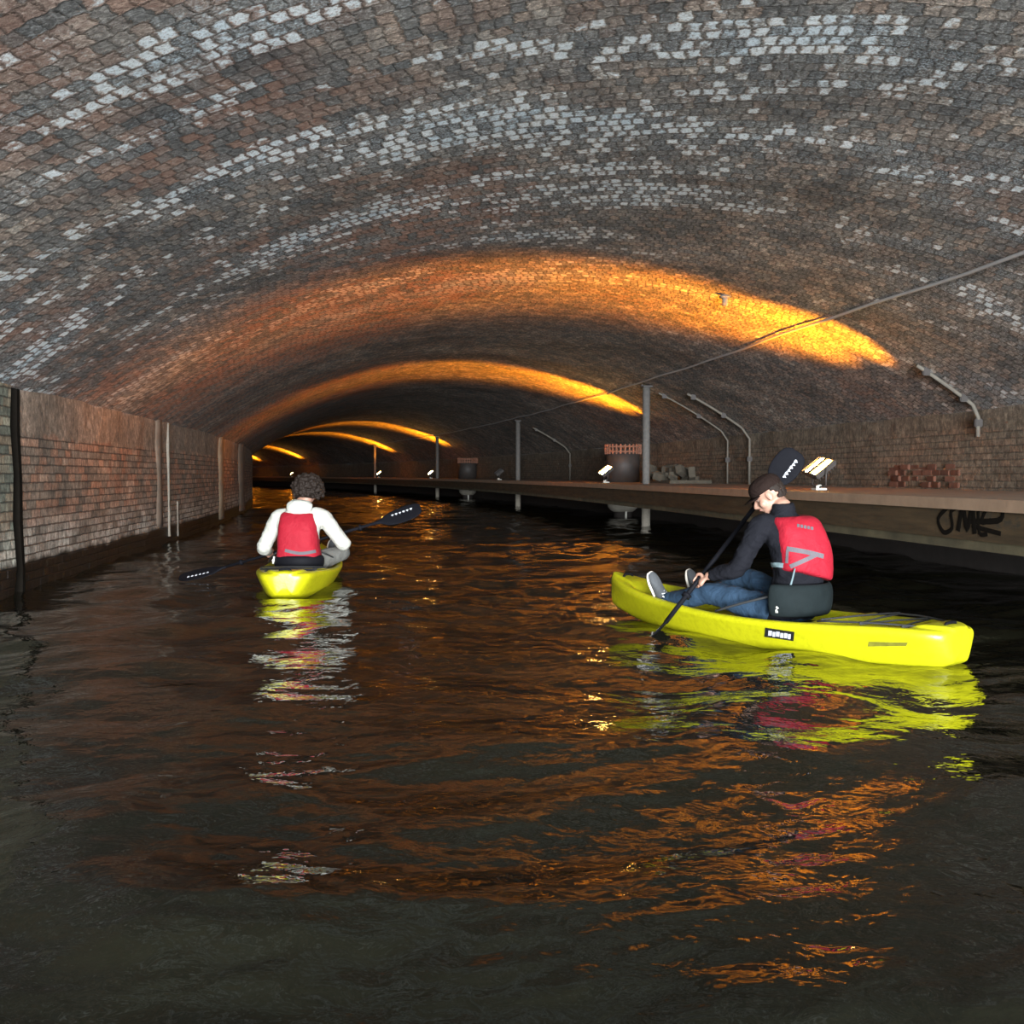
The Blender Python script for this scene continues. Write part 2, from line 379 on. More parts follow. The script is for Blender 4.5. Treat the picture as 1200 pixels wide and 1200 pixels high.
# ------------------------------------------------------------------ water
def water():
    Y = [-4.9]
    while Y[-1] < YE-0.3:
        d = abs(Y[-1])+0.8
        Y.append(Y[-1]+(0.06 if Y[-1] < 0.8 else min(max(0.016, d*d/1500), 0.075 if d < 34 else 0.30)))
    nx = 330; Y = np.array(Y)
    S = np.linspace(0, 1, nx)
    yy, ss = np.meshgrid(Y, S, indexing='ij')
    bd = -0.0024*np.maximum(0, yy-15)**2
    xx = LL-0.1+(RR-LL+0.2)*ss+bd
    rng = np.random.RandomState(3); z = np.zeros_like(xx)
    # slow warp keeps the ripples from looking like a grid
    wx = 0.35*np.sin(yy*0.9+1.3*np.sin(xx*0.7))+0.2*np.sin(xx*1.7+yy*0.5); wy = 0.35*np.sin(xx*1.1+1.1*np.sin(yy*0.6))
    gust = 0.55+0.45*np.sin(xx*0.9+0.5*yy+1.0)*np.sin(yy*0.45-0.3*xx+0.5)
    gust = gust*(0.55+0.45/(1+np.exp(-(xx-0.5)*1.6)))           # the right of the channel is more stirred
    for k in range(70):
        lam = 0.10*(1.9/0.10)**rng.rand(); an = rng.normal(R(90), R(48)); p = rng.rand()*6.28
        kx, ky = math.cos(an)*2*math.pi/lam, math.sin(an)*2*math.pi/lam
        amp = WAVE*lam*(1.0 if lam > 0.9 else 1.25 if lam > 0.3 else 0.9)
        fade = np.clip(1.5-np.abs(yy)/(lam*110), 0, 1)
        s = np.sin(kx*(xx+wx)+ky*(yy+wy)+p)
        z += amp*fade*s*(gust if lam < 0.7 else 0.8)
    vs = np.stack([xx, yy, z], -1).reshape(-1, 3)
    ny = len(Y); idx = np.arange(ny*nx).reshape(ny, nx)
    fs = np.stack([idx[:-1, :-1], idx[:-1, 1:], idx[1:, 1:], idx[1:, :-1]], -1).reshape(-1, 4)
    me = bpy.data.meshes.new('water'); me.vertices.add(len(vs)); me.vertices.foreach_set('co', vs.ravel())
    me.loops.add(fs.size); me.loops.foreach_set('vertex_index', fs.ravel().astype(np.int32))
    me.polygons.add(len(fs)); me.polygons.foreach_set('loop_start', np.arange(0, fs.size, 4, dtype=np.int32))
    me.polygons.foreach_set('loop_total', np.full(len(fs), 4, dtype=np.int32))
    me.update(); me.validate()
    me.polygons.foreach_set('use_smooth', np.ones(len(me.polygons), bool))
    return me
WAVE = 0.0038
t = NT('canal_water'); ob = t.obj(); S3 = t.sep(ob)
n1 = t.noise(ob, 9, 3, 0.55, 0.4); n2 = t.noise(ob, 2.6, 2, 0.5, 0.6)
M_WATER = t.out((0.0095, 0.0095, 0.0055), 0.03, t.bump(t.math('ADD', t.math('MULTIPLY', n1, 0.35), n2), 0.020, 1.0))
t.b.inputs['IOR'].default_value = 1.40
wo = link('water', water(), M_WATER); wo['kind'] = 'structure'
bm = bmesh.new(); box(bm, (0, 60, -0.75), (60, 140, 0.2)); structure(from_bm('floor', bm, simple('canal_bed', (0.03, 0.028, 0.02), 0.9), smooth=False))
# ------------------------------------------------------------------ walkway along the right wall
WH = EYE-0.19; WF = 4.4
def strip(name, mat, l0, l1, z0, z1, parent, y0=YB, y1=YE):
    n = int((y1-y0)/0.8); bm = bmesh.new(); ul = bm.loops.layers.uv.new('UVMap'); rs = []
    for i in range(n+1):
        y = y0+(y1-y0)*i/n; b_ = bend(y)
        rs.append([bm.verts.new((l+b_, y, z)) for l, z in ((l0, z0), (l1, z0), (l1, z1), (l0, z1))])
    for a_, b_ in zip(rs, rs[1:]):
        for k in range(4): bm.faces.new((a_[k], a_[(k+1) % 4], b_[(k+1) % 4], b_[k]))
    bm.faces.new(rs[0]); bm.faces.new(rs[-1][::-1])
    for f in bm.faces:
        for l in f.loops: l[ul].uv = (l.vert.co.y+l.vert.co.x-bend(l.vert.co.y), l.vert.co.z)
    return from_bm(name, bm, mat, parent, smooth=False)
wk = empty('walkway', 'long brown concrete towpath ledge running along the right wall above the water', 'walkway', (WF, 0, 0))
def wstrip(name, mat, l0, l1, z0, z1):
    o = strip(name, mat, l0-WF, l1-WF, z0, z1, wk); return o
wstrip('deck', M_CONC, WF+0.02, RR-0.03, WH-0.12, WH)
wstrip('edge_strip', M_CONC, WF-0.05, WF+0.05, WH-0.075, WH+0.012)
wstrip('fascia', M_FASC, WF, WF+0.06, 0.56, WH-0.07)
wstrip('kerb_beam', simple('mouldy_beam', (0.105, 0.085, 0.045), 0.9, 0.9, 3, 0.01), WF+0.03, WF+0.14, 0.485, 0.562)
# block wall under the ledge set well back
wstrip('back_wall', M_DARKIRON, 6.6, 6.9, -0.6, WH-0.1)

# ------------------------------------------------------------------ posts
def make_post(px, lat, label, y=None):
    y = y if y is not None else y_at(px, lat); L = lat+bend(y); top = vz(lat)
    r = empty('steel_post', label, 'post', (L, y, 0), 0, 'steel posts standing in the canal through the walkway')
    bm = bmesh.new(); tube(bm, [(0, 0, -0.55), (0, 0, 0.55), (0, 0, top-0.05)], 0.075, 14); from_bm('shaft', bm, M_STEEL, r)
    bm = bmesh.new(); box(bm, (0, 0, top-0.06), (0.19, 0.24, 0.03)); 
    for s in (-1, 1): box(bm, (s*0.09, 0, top-0.04), (0.03, 0.03, 0.05))
    from_bm('head_plate', bm, M_DARKIRON, r, smooth=False)
    bm = bmesh.new(); tube(bm, [(0, 0, -0.3), (0, 0, 0.42)], 0.088, 14); from_bm('sleeve', bm, M_CALC, r)
    return y
PY = [make_post(757, 5.4, 'nearest tall grey steel post rising through the walkway beside the rusty-topped column'),
      make_post(607, 5.4, 'tall grey steel post in mid view, just right of the unlit lamp'),
      make_post(510, 5.4, 'far grey steel post catching amber light, behind the raised paddle blade', 47.6),
      make_post(434, 5.4, 'farthest steel post, right of the curly-haired kayaker, lit amber', 62.5)]

# ------------------------------------------------------------------ columns with a toothed iron collar
def make_column(px, z, label, lat):
    y = y_at(px, lat, 3, 70); L = lat+bend(y)
    r = empty('iron_column', label, 'column', (L, y, 0), 0, 'dark round columns behind the walkway')
    ct = 1.66
    bm = bmesh.new(); tube(bm, [(0, 0, WH+0.002), (0, 0, ct)], 0.40, 32); from_bm('drum', bm, M_DARKIRON, r)
    bm = bmesh.new()
    for k in range(26):
        an = 2*math.pi*k/26; box(bm, (0.43*math.cos(an), 0.43*math.sin(an), ct+0.0), (0.04, 0.04, 0.24), Matrix.Rotation(an, 3, 'Z'), 0.006)
    for zz in (ct-0.06, ct+0.06):
        tube(bm, [(0.42*math.cos(2*math.pi*k/36), 0.42*math.sin(2*math.pi*k/36), zz) for k in range(37)], 0.022, 8, caps=False)
    from_bm('collar', bm, M_RUST, r, smooth=False)
    bm = bmesh.new(); tube(bm, [(0, 0, 0.14), (0, 0, 0.18), (0, 0, 0.26), (0, 0, 0.52), (0, 0, 0.60)], [0.24, 0.30, 0.37, 0.42, 0.42], 32); from_bm('footing', bm, M_PALE, r)
    bm = bmesh.new(); tube(bm, [(0, 0, -0.6), (0, 0, 0.2)], 0.22, 20); from_bm('pile', bm, M_DARKIRON, r)
    bm = bmesh.new(); box(bm, (0, -0.32, 0.05), (0.05, 0.04, 0.22), None, 0.008); from_bm('gauge_marker', bm, M_WHITE, r, smooth=False)
    r_ = bm = None
    return y
make_column(730, 0, 'thick dark iron column with a rusty toothed collar left of the nearest post', 6.2)
make_column(548, 0, 'farther dark column with pale footing between two grey posts', 6.2)

# ------------------------------------------------------------------ amber floodlights
AMB = (1.0, 0.315, 0.008)
t = NT('lamp_glow'); t.b.inputs['Emission Color'].default_value = (1.0, 0.56, 0.13, 1); t.b.inputs['Emission Strength'].default_value = 170; M_GLOW = t.out((0.8, 0.6, 0.3), 0.4)
M_OFF = simple('unlit_lens', (0.08, 0.08, 0.08), 0.2)
LAT_L = 5.3
def make_lamp(y, label, on=True, power=3600.0):
    L = LAT_L+bend(y); r = empty('floodlight', label, 'floodlight', (L, y, WH+0.002), 0, 'floodlights along the walkway')
    # housing is a shallow tray facing up, over the canal and a little back towards the mouth
    fr = Matrix.Rotation(R(-38), 3, 'Y') @ Matrix.Rotation(R(12), 3, 'X')
    c = Vector((0, 0, 0.26))
    bm = bmesh.new(); box(bm, (0, 0, 0), (0.30, 0.34, 0.05), None, 0.012)
    for s in (-1, 1): box(bm, (0.145*s, 0, 0.03), (0.012, 0.34, 0.03)); box(bm, (0, 0.165*s, 0.03), (0.30, 0.012, 0.03))
    box(bm, (0, 0, 0.03), (0.30, 0.05, 0.04))
    for k in range(7): box(bm, (-0.12+0.04*k, 0, -0.04), (0.008, 0.30, 0.035))
    bmesh.ops.transform(bm, matrix=Matrix.Translation(c) @ fr.to_4x4(), verts=bm.verts)
    hs = from_bm('housing', bm, M_DARKIRON, r, smooth=False)
    for s in (-1, 1):
        bm = bmesh.new(); box(bm, (0, 0.075*s, 0.034), (0.27, 0.060, 0.012), None, 0.004)
        bmesh.ops.transform(bm, matrix=Matrix.Translation(c) @ fr.to_4x4(), verts=bm.verts)
        from_bm('lens', bm, M_GLOW if on else M_OFF, r, smooth=False)
    bm = bmesh.new()
    for s in (-1, 1): tube(bm, [(0, 0.19*s, 0.27), (0, 0.19*s, 0.06), (0, 0, 0.03)], 0.011, 8)
    from_bm('yoke', bm, M_DARKIRON, r)
    bm = bmesh.new(); box(bm, (0, 0, 0.012), (0.14, 0.14, 0.024), None, 0.004); box(bm, (0, 0, 0.04), (0.04, 0.04, 0.05)); box(bm, (-0.05, -0.06, 0.03), (0.03, 0.012, 0.05))
    from_bm('base_plate', bm, M_WHITE, r, smooth=False)
    if on:
        for k, (size, blend, aim, flat, share) in enumerate(BEAMS):
            l = bpy.data.lights.new('lamp_beam', 'SPOT'); l.energy = power*share; l.color = AMB; l.spot_size = R(size); l.spot_blend = blend; l.shadow_soft_size = 0.05
            o = bpy.data.objects.new('lamp_beam', l); C.objects.link(o); o.parent = r
            o.location = c + fr @ Vector((0, -0.078+0.156*k, 0.09))
            d = Vector(aim).normalized(); zl = -d; xl = Vector((1, 0, 0)); xl = (xl-zl*xl.dot(zl)).normalized(); yl = zl.cross(xl)
            o.rotation_euler = Matrix((xl, yl, zl)).transposed().to_euler(); o.scale = (1.0, flat, 1.0)
    return r
BEAMS = [(70, 1.0, (0.16, 0.22, 1.0), 0.46, 0.48), (134, 0.6, (-0.68, 0.62, 1.0), 0.30, 0.62)]   # near-vertical bar, and the bar thrown across the vault
LAMPS = [(960, None, 'nearest amber floodlight, two bright bars glowing behind the capped kayaker'),
         (710, None, 'amber floodlight glowing beside the dark iron column'),
         (507, 48.5, 'amber floodlight glowing at the foot of the far post behind the paddle blade'),
         (442, 61.0, 'small distant amber floodlight just right of the curly-haired kayaker'),
         (341, 86.0, 'tiny amber floodlight just left of the curly hair'),
         (297, 99.0, 'farthest amber floodlight, a glowing dot beside the end of the left wall')]
for px, y, lb in LAMPS:
    make_lamp(y if y else y_at(px, LAT_L), lb)
make_lamp(y_at(585, LAT_L, 3, 60), 'unlit dark floodlight left of the tall middle post', on=False)

# ------------------------------------------------------------------ cable along the vault
def cable():
    bm = bmesh.new(); pts = []
    y = -4.0
    while y < 60:
        lat = 5.28+0.012*math.sin(y*0.9)+0.01*math.sin(y*2.3)-0.02
        pts.append((lat+bend(y), y, vz(lat)-0.045)); y += 0.6
    tube(bm, pts, 0.018, 8); return bm
tag(from_bm('conduit', cable(), simple('pale_conduit', (0.36, 0.34, 0.33), 0.6, 0.3, 10)), 'thin pale conduit running along the vault from post to post', 'conduit')
# fixing bracket seen against the amber glow
y0 = y_at(848, 4.25)
bm = bmesh.new(); z0 = vz(4.25); tube(bm, [(4.25, y0, z0+0.03), (4.25, y0, z0-0.13)], 0.035, 12); box(bm, (4.25, y0, z0-0.02), (0.12, 0.10, 0.03), None, 0.005)
tag(from_bm('ceiling_bracket', bm, M_PIPE), 'small pale bracket stub on the vault in the nearest amber glow', 'bracket')

# ------------------------------------------------------------------ drain pipes on the right side: down the vault then the wall
def drain(px, lat0, zend, label, r=0.024, mat=None):
    y = y_at(px, RR-0.06, 3, 60); pts = []
    l = lat0
    while l < RR-0.10: pts.append((l-RR+0.0, 0, vz(l)-r-0.02)); l += 0.12
    pts += [(-r-0.035, 0, SPR-0.10), (-r-0.035, 0, (SPR+zend)/2), (-r-0.035, 0, zend)]
    rr = empty('drain_pipe', label, 'pipe', (RR+bend(y), y, 0), 0, 'drain pipes on the right wall')
    bm = bmesh.new(); tube(bm, pts, r, 10); from_bm('pipe', bm, mat or M_PIPE, rr)
    for p in (pts[1], pts[len(pts)//2], pts[-2]):
        bm = bmesh.new(); box(bm, (p[0], 0, p[2]), (0.10, 0.05, 0.10), None, 0.01); from_bm('pipe_clip', bm, M_DARKIRON, rr, smooth=False)
drain(1145, 6.35, 1.50, 'pale drain pipe bending down from the vault onto the right wall, nearest the camera')
drain(878, 5.9, WH, 'drain pipe on the right wall beyond the raised paddle blade')
drain(852, 5.7, WH, 'thin drain pipe on the right wall just beyond another, left of the raised blade', 0.018)
drain(668, 5.9, WH, 'distant drain pipe on the right wall left of the rusty-collared column', 0.028)

# ------------------------------------------------------------------ pilasters and calcite on the left wall
def left_strip(name, px, wdt, z0, z1, proud, mat, label, catg, group, seed=0):
    y = y_at(px, LL); bm = bmesh.new(); n = 18; prev = None
    for i in range(n+1):
        z = z0+(z1-z0)*i/n; k = wdt*(0.5+0.25*mnoise.noise(Vector((seed, z*3, 0)))); off = 0.02*mnoise.noise(Vector((seed+5, z*2, 0)))
        cur = [bm.verts.new(q) for q in ((-0.04, off-k, z), (proud*(0.8+0.5*mnoise.noise(Vector((seed, z*6, 2)))), off-k*0.5, z), (proud, off+k*0.5, z), (-0.04, off+k, z))]
        if prev:
            for a_, b_ in ((0, 1), (1, 2), (2, 3), (3, 0)): bm.faces.new((prev[a_], prev[b_], cur[b_], cur[a_]))
        else: bm.faces.new(cur)
        prev = cur
    bm.faces.new(prev[::-1])
    o = from_bm(name, bm, mat); o.location = (LL+bend(y), y, 0); tag(o, label, catg, group); return o
G1 = 'mineral drip streaks on the left wall'
left_strip('calcite_streak', 197, 0.13, 0.10, 1.84, 0.025, M_CALC, 'long white mineral streak down the left wall at the second panel joint', 'mineral streak', G1, 1)
left_strip('calcite_streak', 207, 0.10, 0.06, 0.62, 0.02, M_CALC, 'short pale drip low on the left wall just beyond the long white streak', 'mineral streak', G1, 2)
M_PIL = simple('stained_render', (0.17, 0.125, 0.09), 0.9, 0.5, 5, 0.01)
G2 = 'shallow vertical ribs on the left wall'
left_strip('wall_rib', 186, 0.45, 0.28, 1.86, 0.03, M_PIL, 'brown rendered rib on the left wall just before the white streak', 'wall rib', G2, 4)
left_strip('wall_rib', 258, 0.70, 0.10, 1.86, 0.05, simple('pale_render', (0.23, 0.175, 0.115), 0.85, 0.3, 5, 0.01), 'pale narrow rib on the left wall near where the tunnel bends', 'wall rib', G2, 5)
left_strip('wall_rib', 281, 1.3, 0.10, 1.86, 0.08, M_PIL, 'farthest rib on the left wall at its visible end', 'wall rib', G2, 6)
# rust-red hole of broken bricks behind the walkway
y0 = y_at(1080, RR); bm = bmesh.new()
box(bm, (0.03, 0, WH+0.15), (0.05, 1.75, 0.27))
for row in range(4):
    for col in range(8):
        if random.random() < (0.15, 0.25, 0.35, 0.55)[row]: continue
        box(bm, (0.024+random.uniform(-0.02, 0.02), -0.82+0.22*col+0.11*(row % 2), WH+0.055+0.078*row), (0.08, 0.205, 0.068), Matrix.Rotation(random.uniform(-.12, .12), 3, 'Z'), 0.008)
o = from_bm('broken_brickwork', bm, simple('raw_red_brick', (0.13, 0.052, 0.030), 0.9, 0.7, 9, 0.006), smooth=False); o.location = (RR-0.01+bend(y0), y0, 0)
tag(o, 'patch of exposed red broken bricks at the foot of the right wall', 'broken bricks')
# debris heap of pale timber and stone behind the nearest post
y0 = y_at(790, 6.6); bm = bmesh.new()
for k in range(22):
    box(bm, (random.uniform(-0.4, 0.4), random.uniform(-1.2, 1.2), random.uniform(0.05, 0.30)), (random.uniform(.06, .14), random.uniform(.1, .5), random.uniform(.06, .3)), Matrix.Rotation(random.uniform(-.6, .6), 3, 'X') @ Matrix.Rotation(random.uniform(-1, 1), 3, 'Z'), 0.01)
box(bm, (0, 0, 0.03), (0.9, 2.4, 0.08))
o = from_bm('rubble_heap', bm, simple('rubble', (0.085, 0.072, 0.052), 0.95, 0.7, 8, 0.01), smooth=False); o.location = (6.6+bend(y0), y0, WH); tag(o, 'heap of pale rubble on the walkway just right of the nearest post', 'rubble'); o['kind'] = 'stuff'
# black graffiti scrawl painted on the fascia
def scrawl():
    bm = bmesh.new(); x = WF-0.004
    y0 = y_at(1142, WF, 3, 30)
    def st(pts, r=0.016): tube(bm, [(x, y0-py_, 0.70+pz) for py_, pz in pts], r, 6, smooth=4, ratio=0.05, up=(1, 0, 0))
    st([(-.34, .10), (-.48, .0), (-.40, -.10), (-.28, -.06), (-.30, .06), (-.22, .10)], .022)
    st([(-.20, -.08), (-.14, .10), (-.08, -.06), (-.02, .10), (.02, -.09)], .03)
    st([(.06, .08), (.08, -.08), (.18, -.08)], .02); st([(.16, .10), (.10, .0), (.22, .02)], .02)
    st([(-.10, .0), (.3, .02), (.36, .09)], .025); st([(-.02, -.03), (.14, -.05), (.34, -.07)], .02)
    return from_bm('graffiti', bm, simple('faded_black_paint', (0.012, 0.010, 0.008), 1.0, spec=0.0), smooth=False)
tag(scrawl(), 'faded black graffiti scrawl on the walkway fascia at the right edge', 'graffiti')
# ------------------------------------------------------------------ kayaks
t = NT('yellow_polyethylene'); nn = t.noise(t.obj(), 3.0, 4, 0.6); sc_ = t.noise(t.obj(), 26, 4, 0.7)
M_HULL = t.out(t.mul(0.5, t.mix(nn, (0.46, 0.44, 0.005), (0.53, 0.51, 0.010)), t.ramp(sc_, [(0.35, (0.7, 0.68, 0.6)), (0.55, (1, 1, 1))])), 0.38, t.bump(sc_, 0.0015))
t.b.inputs['Subsurface Weight'].default_value = 0.0
M_PAD = simple('dark_foam', (0.009, 0.013, 0.0135), 0.8, 0.4, 12, 0.004, spec=0.12)
M_CORD = simple('black_cord', (0.02, 0.02, 0.02), 0.8)
M_LBL = simple('white_print', (0.55, 0.55, 0.57), 0.5)
M_LBLB = simple('black_sticker', (0.015, 0.015, 0.015), 0.4)
M_SMUDGE = simple('scuffed_print', (0.16, 0.15, 0.012), 0.6, 0.6, 30)
ST = [(-1.175, .085, .180, .075, .05), (-1.15, .155, .195, .02, .09), (-1.06, .215, .202, -.03, .14), (-.85, .265, .200, -.07, .20), (-.5, .335, .180, -.09, .27), (-.1, .37, .163, -.10, .30),
      (.3, .37, .160, -.10, .30), (.7, .335, .178, -.09, .27), (1.05, .265, .205, -.06, .20), (1.35, .175, .235, .0, .11), (1.55, .09, .262, .075, .05), (1.655, .03, .278, .17, .015)]
def hull_mesh():
    data = cat(ST, 5); bm = bmesh.new(); rings = []
    for y, wd, g, k, wl in data:
        cock = max(0.0, min(1.0, (y+0.42)/0.16))*max(0.0, min(1.0, (1.36-y)/0.22))
        well = max(0.0, min(1.0, (y+1.0)/0.10))*max(0.0, min(1.0, (-0.50-y)/0.06))
        dk = (g+0.022)*(1-cock)*(1-well)+cock*0.085+well*(g-0.05)
        rim = min(0.05, wd*0.3)
        half = [(0.0, k), (wl*0.5, k+0.004), (wl*0.9, k*0.55+0.0), (wl*1.02+0.01, max(k*0.3, 0.02)*0.5+g*0.10), ((wl+wd)/2+0.015, g*0.5), (wd*0.99, g*0.72), (wd+0.006, g*0.80), (wd+0.006, g*0.93), (wd-0.008, g+0.004), (wd-rim, g+0.006),
                (wd-rim*1.25, (g*0.5+dk*0.5)), (wd-rim*1.6, dk+0.01*(1-cock)), (wd*0.45, dk), (0.0, dk+(0.012 if cock < .5 else 0))]
        ring = [bm.verts.new((x, y, z)) for x, z in half]+[bm.verts.new((-x, y, z)) for x, z in half[-2:0:-1]]
        rings.append(ring)
    n = len(rings[0])
    for a_, b_ in zip(rings, rings[1:]):
        for i in range(n): bm.faces.new((a_[i], a_[(i+1) % n], b_[(i+1) % n], b_[i]))
    bm.faces.new(rings[0]); bm.faces.new(rings[-1][::-1])
    return bm
def make_kayak(name, label, S, rz, low=1.0, pad=None):
    r = empty(name, label, 'kayak', S, rz, None)
    h = from_bm('hull', hull_mesh(), M_HULL, r)
    m = h.modifiers.new('b', 'SUBSURF'); m.levels = 1; m.render_levels = 1
    bm = bmesh.new()                          # moulded seat pan
    for k in range(1): box(bm, (0, 0.0, 0.095), (0.40, 0.42, 0.03), None, 0.012)
    from_bm('seat', bm, M_PAD, r)
    bm = bmesh.new()                          # wrapped backrest
    rows = [(0.10+(zz-0.10)*low, rr-(1-low)*.07) for zz, rr in ((0.17, .20), (0.25, .215), (0.33, .215), (0.375, .20))]
    def arc(rad, zz, n=14): return [bm.verts.new((rad*1.12*math.sin(a_), -0.03-rad*math.cos(a_)*0.95, zz)) for a_ in [R(-84+162*k/n) for k in range(n+1)]]
    outer = [arc(rr+0.032, zz) for zz, rr in rows]; inner = [arc(rr, zz) for zz, rr in rows]
    for L_ in (outer, inner):
        for a_, b_ in zip(L_, L_[1:]):
            for i in range(14): bm.faces.new((a_[i], a_[i+1], b_[i+1], b_[i]))
    for o_, i_ in ((outer[0], inner[0]), (outer[-1], inner[-1])):
        for i in range(14): bm.faces.new((o_[i], o_[i+1], i_[i+1], i_[i]))
    for e in (0, 14):
        for k in range(3): bm.faces.new((outer[k][e], outer[k+1][e], inner[k+1][e], inner[k][e]))
    bk = from_bm('backrest', bm, pad or M_PAD, r); m = bk.modifiers.new('s', 'SUBSURF'); m.levels = m.render_levels = 2
    for s in (-1, 1):
        bm = bmesh.new(); tube(bm, [(s*.22, -.06, .30), (s*.30, .12, .24), (s*.345, .30, .175)], 0.008, 6, smooth=3); o = from_bm('seat_strap', bm, M_CORD, bk)
    bm = bmesh.new(); tube(bm, [(-.235, -.10, .27), (-.245, -.11, .20)], 0.010, 6); tube(bm, [(-.25, -.12, .235), (-.225, -.09, .225)], 0.010, 6); from_bm('buckle', bm, M_WHITE, bk)
    zz = [(-.30, -.48), (.30, -.60), (-.27, -.72), (.24, -.84), (-.20, -.94), (.13, -1.02)]
    for i in range(len(zz)-1):
        a_, b_ = zz[i], zz[i+1]; bm = bmesh.new(); tube(bm, [(a_[0], a_[1], .205), ((a_[0]+b_[0])/2, (a_[1]+b_[1])/2, .212), (b_[0], b_[1], .21)], 0.006, 6); from_bm('bungee_cord', bm, M_CORD, r)
    for s in (-1, 1):
        bm = bmesh.new(); tube(bm, [(s*.31, -.46, .195), (s*.25, -.75, .215), (s*.14, -1.03, .215)], 0.006, 6, smooth=3); from_bm('bungee_cord', bm, M_CORD, r)
    bm = bmesh.new(); tube(bm, [(-.045, -1.10, .205), (-.04, -1.11, .235), (.04, -1.11, .235), (.045, -1.10, .205)], 0.010, 8, smooth=3); from_bm('stern_handle', bm, M_BLACK, r)
    bm = bmesh.new(); tube(bm, [(-.04, 1.50, .26), (-.035, 1.50, .295), (.035, 1.50, .295), (.04, 1.50, .26)], 0.010, 8, smooth=3); from_bm('bow_handle', bm, M_BLACK, r)
    bpy.context.view_layer.update()
    return r, h
from mathutils.bvhtree import BVHTree
def bvh_of(o):
    dg = bpy.context.evaluated_depsgraph_get(); bpy.context.view_layer.update(); dg.update()
    ev = o.evaluated_get(dg); me = ev.to_mesh(); M = o.matrix_world.copy()
    t_ = BVHTree.FromPolygons([M @ v.co for v in me.vertices], [tuple(p.vertices) for p in me.polygons]); ev.to_mesh_clear()
    return t_
CI = None
def decal(name, o, poly, mat, lift=0.002, width=None, closed=True, sub=6):
    """thin applied patch (or band when width is set) laid on the skin of o; poly in the o-parent frame is projected along the view ray"""
    global CI
    bpy.context.view_layer.update()
    t_ = bvh_of(o); eye = Vector((0, 0, EYE)); Mi = o.matrix_world.inverted(); bm = bmesh.new()
    def hit(px, py):
        a_ = Vector(((px-600)/F, (600-py)/F, -1)); d = co.matrix_world.to_3x3() @ a_
        loc, n, _, _ = t_.ray_cast(eye, d.normalized())
        return loc, n
    if width is None:                        # quad patch of four corners
        (a_, b_, c_, d_) = poly; G = []
        for i in range(sub+1):
            row = []
            for j in range(sub+1):
                s, u_ = i/sub, j/sub
                px = (1-s)*(1-u_)*a_[0]+s*(1-u_)*b_[0]+s*u_*c_[0]+(1-s)*u_*d_[0]; py = (1-s)*(1-u_)*a_[1]+s*(1-u_)*b_[1]+s*u_*c_[1]+(1-s)*u_*d_[1]
                l, n = hit(px, py)
                if l is None: row.append(None); continue
                row.append((bm.verts.new(Mi @ (l+n*lift)), bm.verts.new(Mi @ (l-n*0.002))))
            G.append(row)
        for i in range(sub):
            for j in range(sub):
                q = (G[i][j], G[i+1][j], G[i+1][j+1], G[i][j+1])
                if all(q):
                    bm.faces.new([x[0] for x in q]); bm.faces.new([x[1] for x in q][::-1])
        for seq in ([(i, 0) for i in range(sub+1)], [(sub, j) for j in range(sub+1)], [(i, sub) for i in range(sub, -1, -1)], [(0, j) for j in range(sub, -1, -1)]):
            for (i, j), (k, l_) in zip(seq, seq[1:]):
                if G[i][j] and G[k][l_]: bm.faces.new((G[i][j][0], G[k][l_][0], G[k][l_][1], G[i][j][1]))
    else:
        pts = cat(poly, 8); prev = None
        W_ = []
        for p in pts:
            l, n = hit(p[0], p[1])
            if l is not None: W_.append((l, n))
        for i, (l, n) in enumerate(W_):
            a_ = W_[max(0, i-1)][0]; b_ = W_[min(len(W_)-1, i+1)][0]; tdir = (b_-a_)
            if tdir.length < 1e-6: continue
            side = tdir.normalized().cross(n).normalized()*width/2
            cur = [bm.verts.new(Mi @ q) for q in (l-side-n*.004, l-side+n*lift, l+side+n*lift, l+side-n*.004)]
            if prev:
                for k in range(4): bm.faces.new((prev[k], prev[(k+1) % 4], cur[(k+1) % 4], cur[k]))
            else: bm.faces.new(cur)
            prev = cur
        bm.faces.new(prev[::-1])
    if not bm.verts: bm.free(); return None
    ob_ = from_bm(name, bm, mat, o, smooth=False); return ob_
RZR = R(28.4); SR = c2w(1.76, 6.50); RZL = R(-2.6); SL = c2w(-2.04, 9.85)
kr, hr = make_kayak('kayak', 'yellow sit-on kayak at right, seen side-on, its blunt stern near the camera', SR, RZR)
kl, hl = make_kayak('kayak', 'yellow sit-on kayak at left, seen from behind, under the curly-haired paddler', SL, RZL, 0.66, M_BLACK)
kr['group'] = kl['group'] = 'yellow kayaks'
decal('side_sticker', hr, [(897, 735.5), (931, 740.5), (930, 751), (896, 746)], M_LBLB, 0.003)
for k, (x0, x1, dz) in enumerate([(901, 905, 0), (906, 909, .5), (910, 914, -.3), (915, 918.5, .4), (919.5, 923, 0), (924, 927, .3)]):
    y0 = 738.6+(x0-901)*0.16+dz; decal('sticker_lettering', bpy.data.objects['hull'], [(x0, y0), (x1, y0+.4), (x1-.3, y0+6.0), (x0-.3, y0+5.6)], M_LBL, 0.0055, sub=2)
decal('hull_print', hr, [(1018, 752), (1064, 753), (1062, 757), (1017, 757.5)], M_SMUDGE, 0.0015)

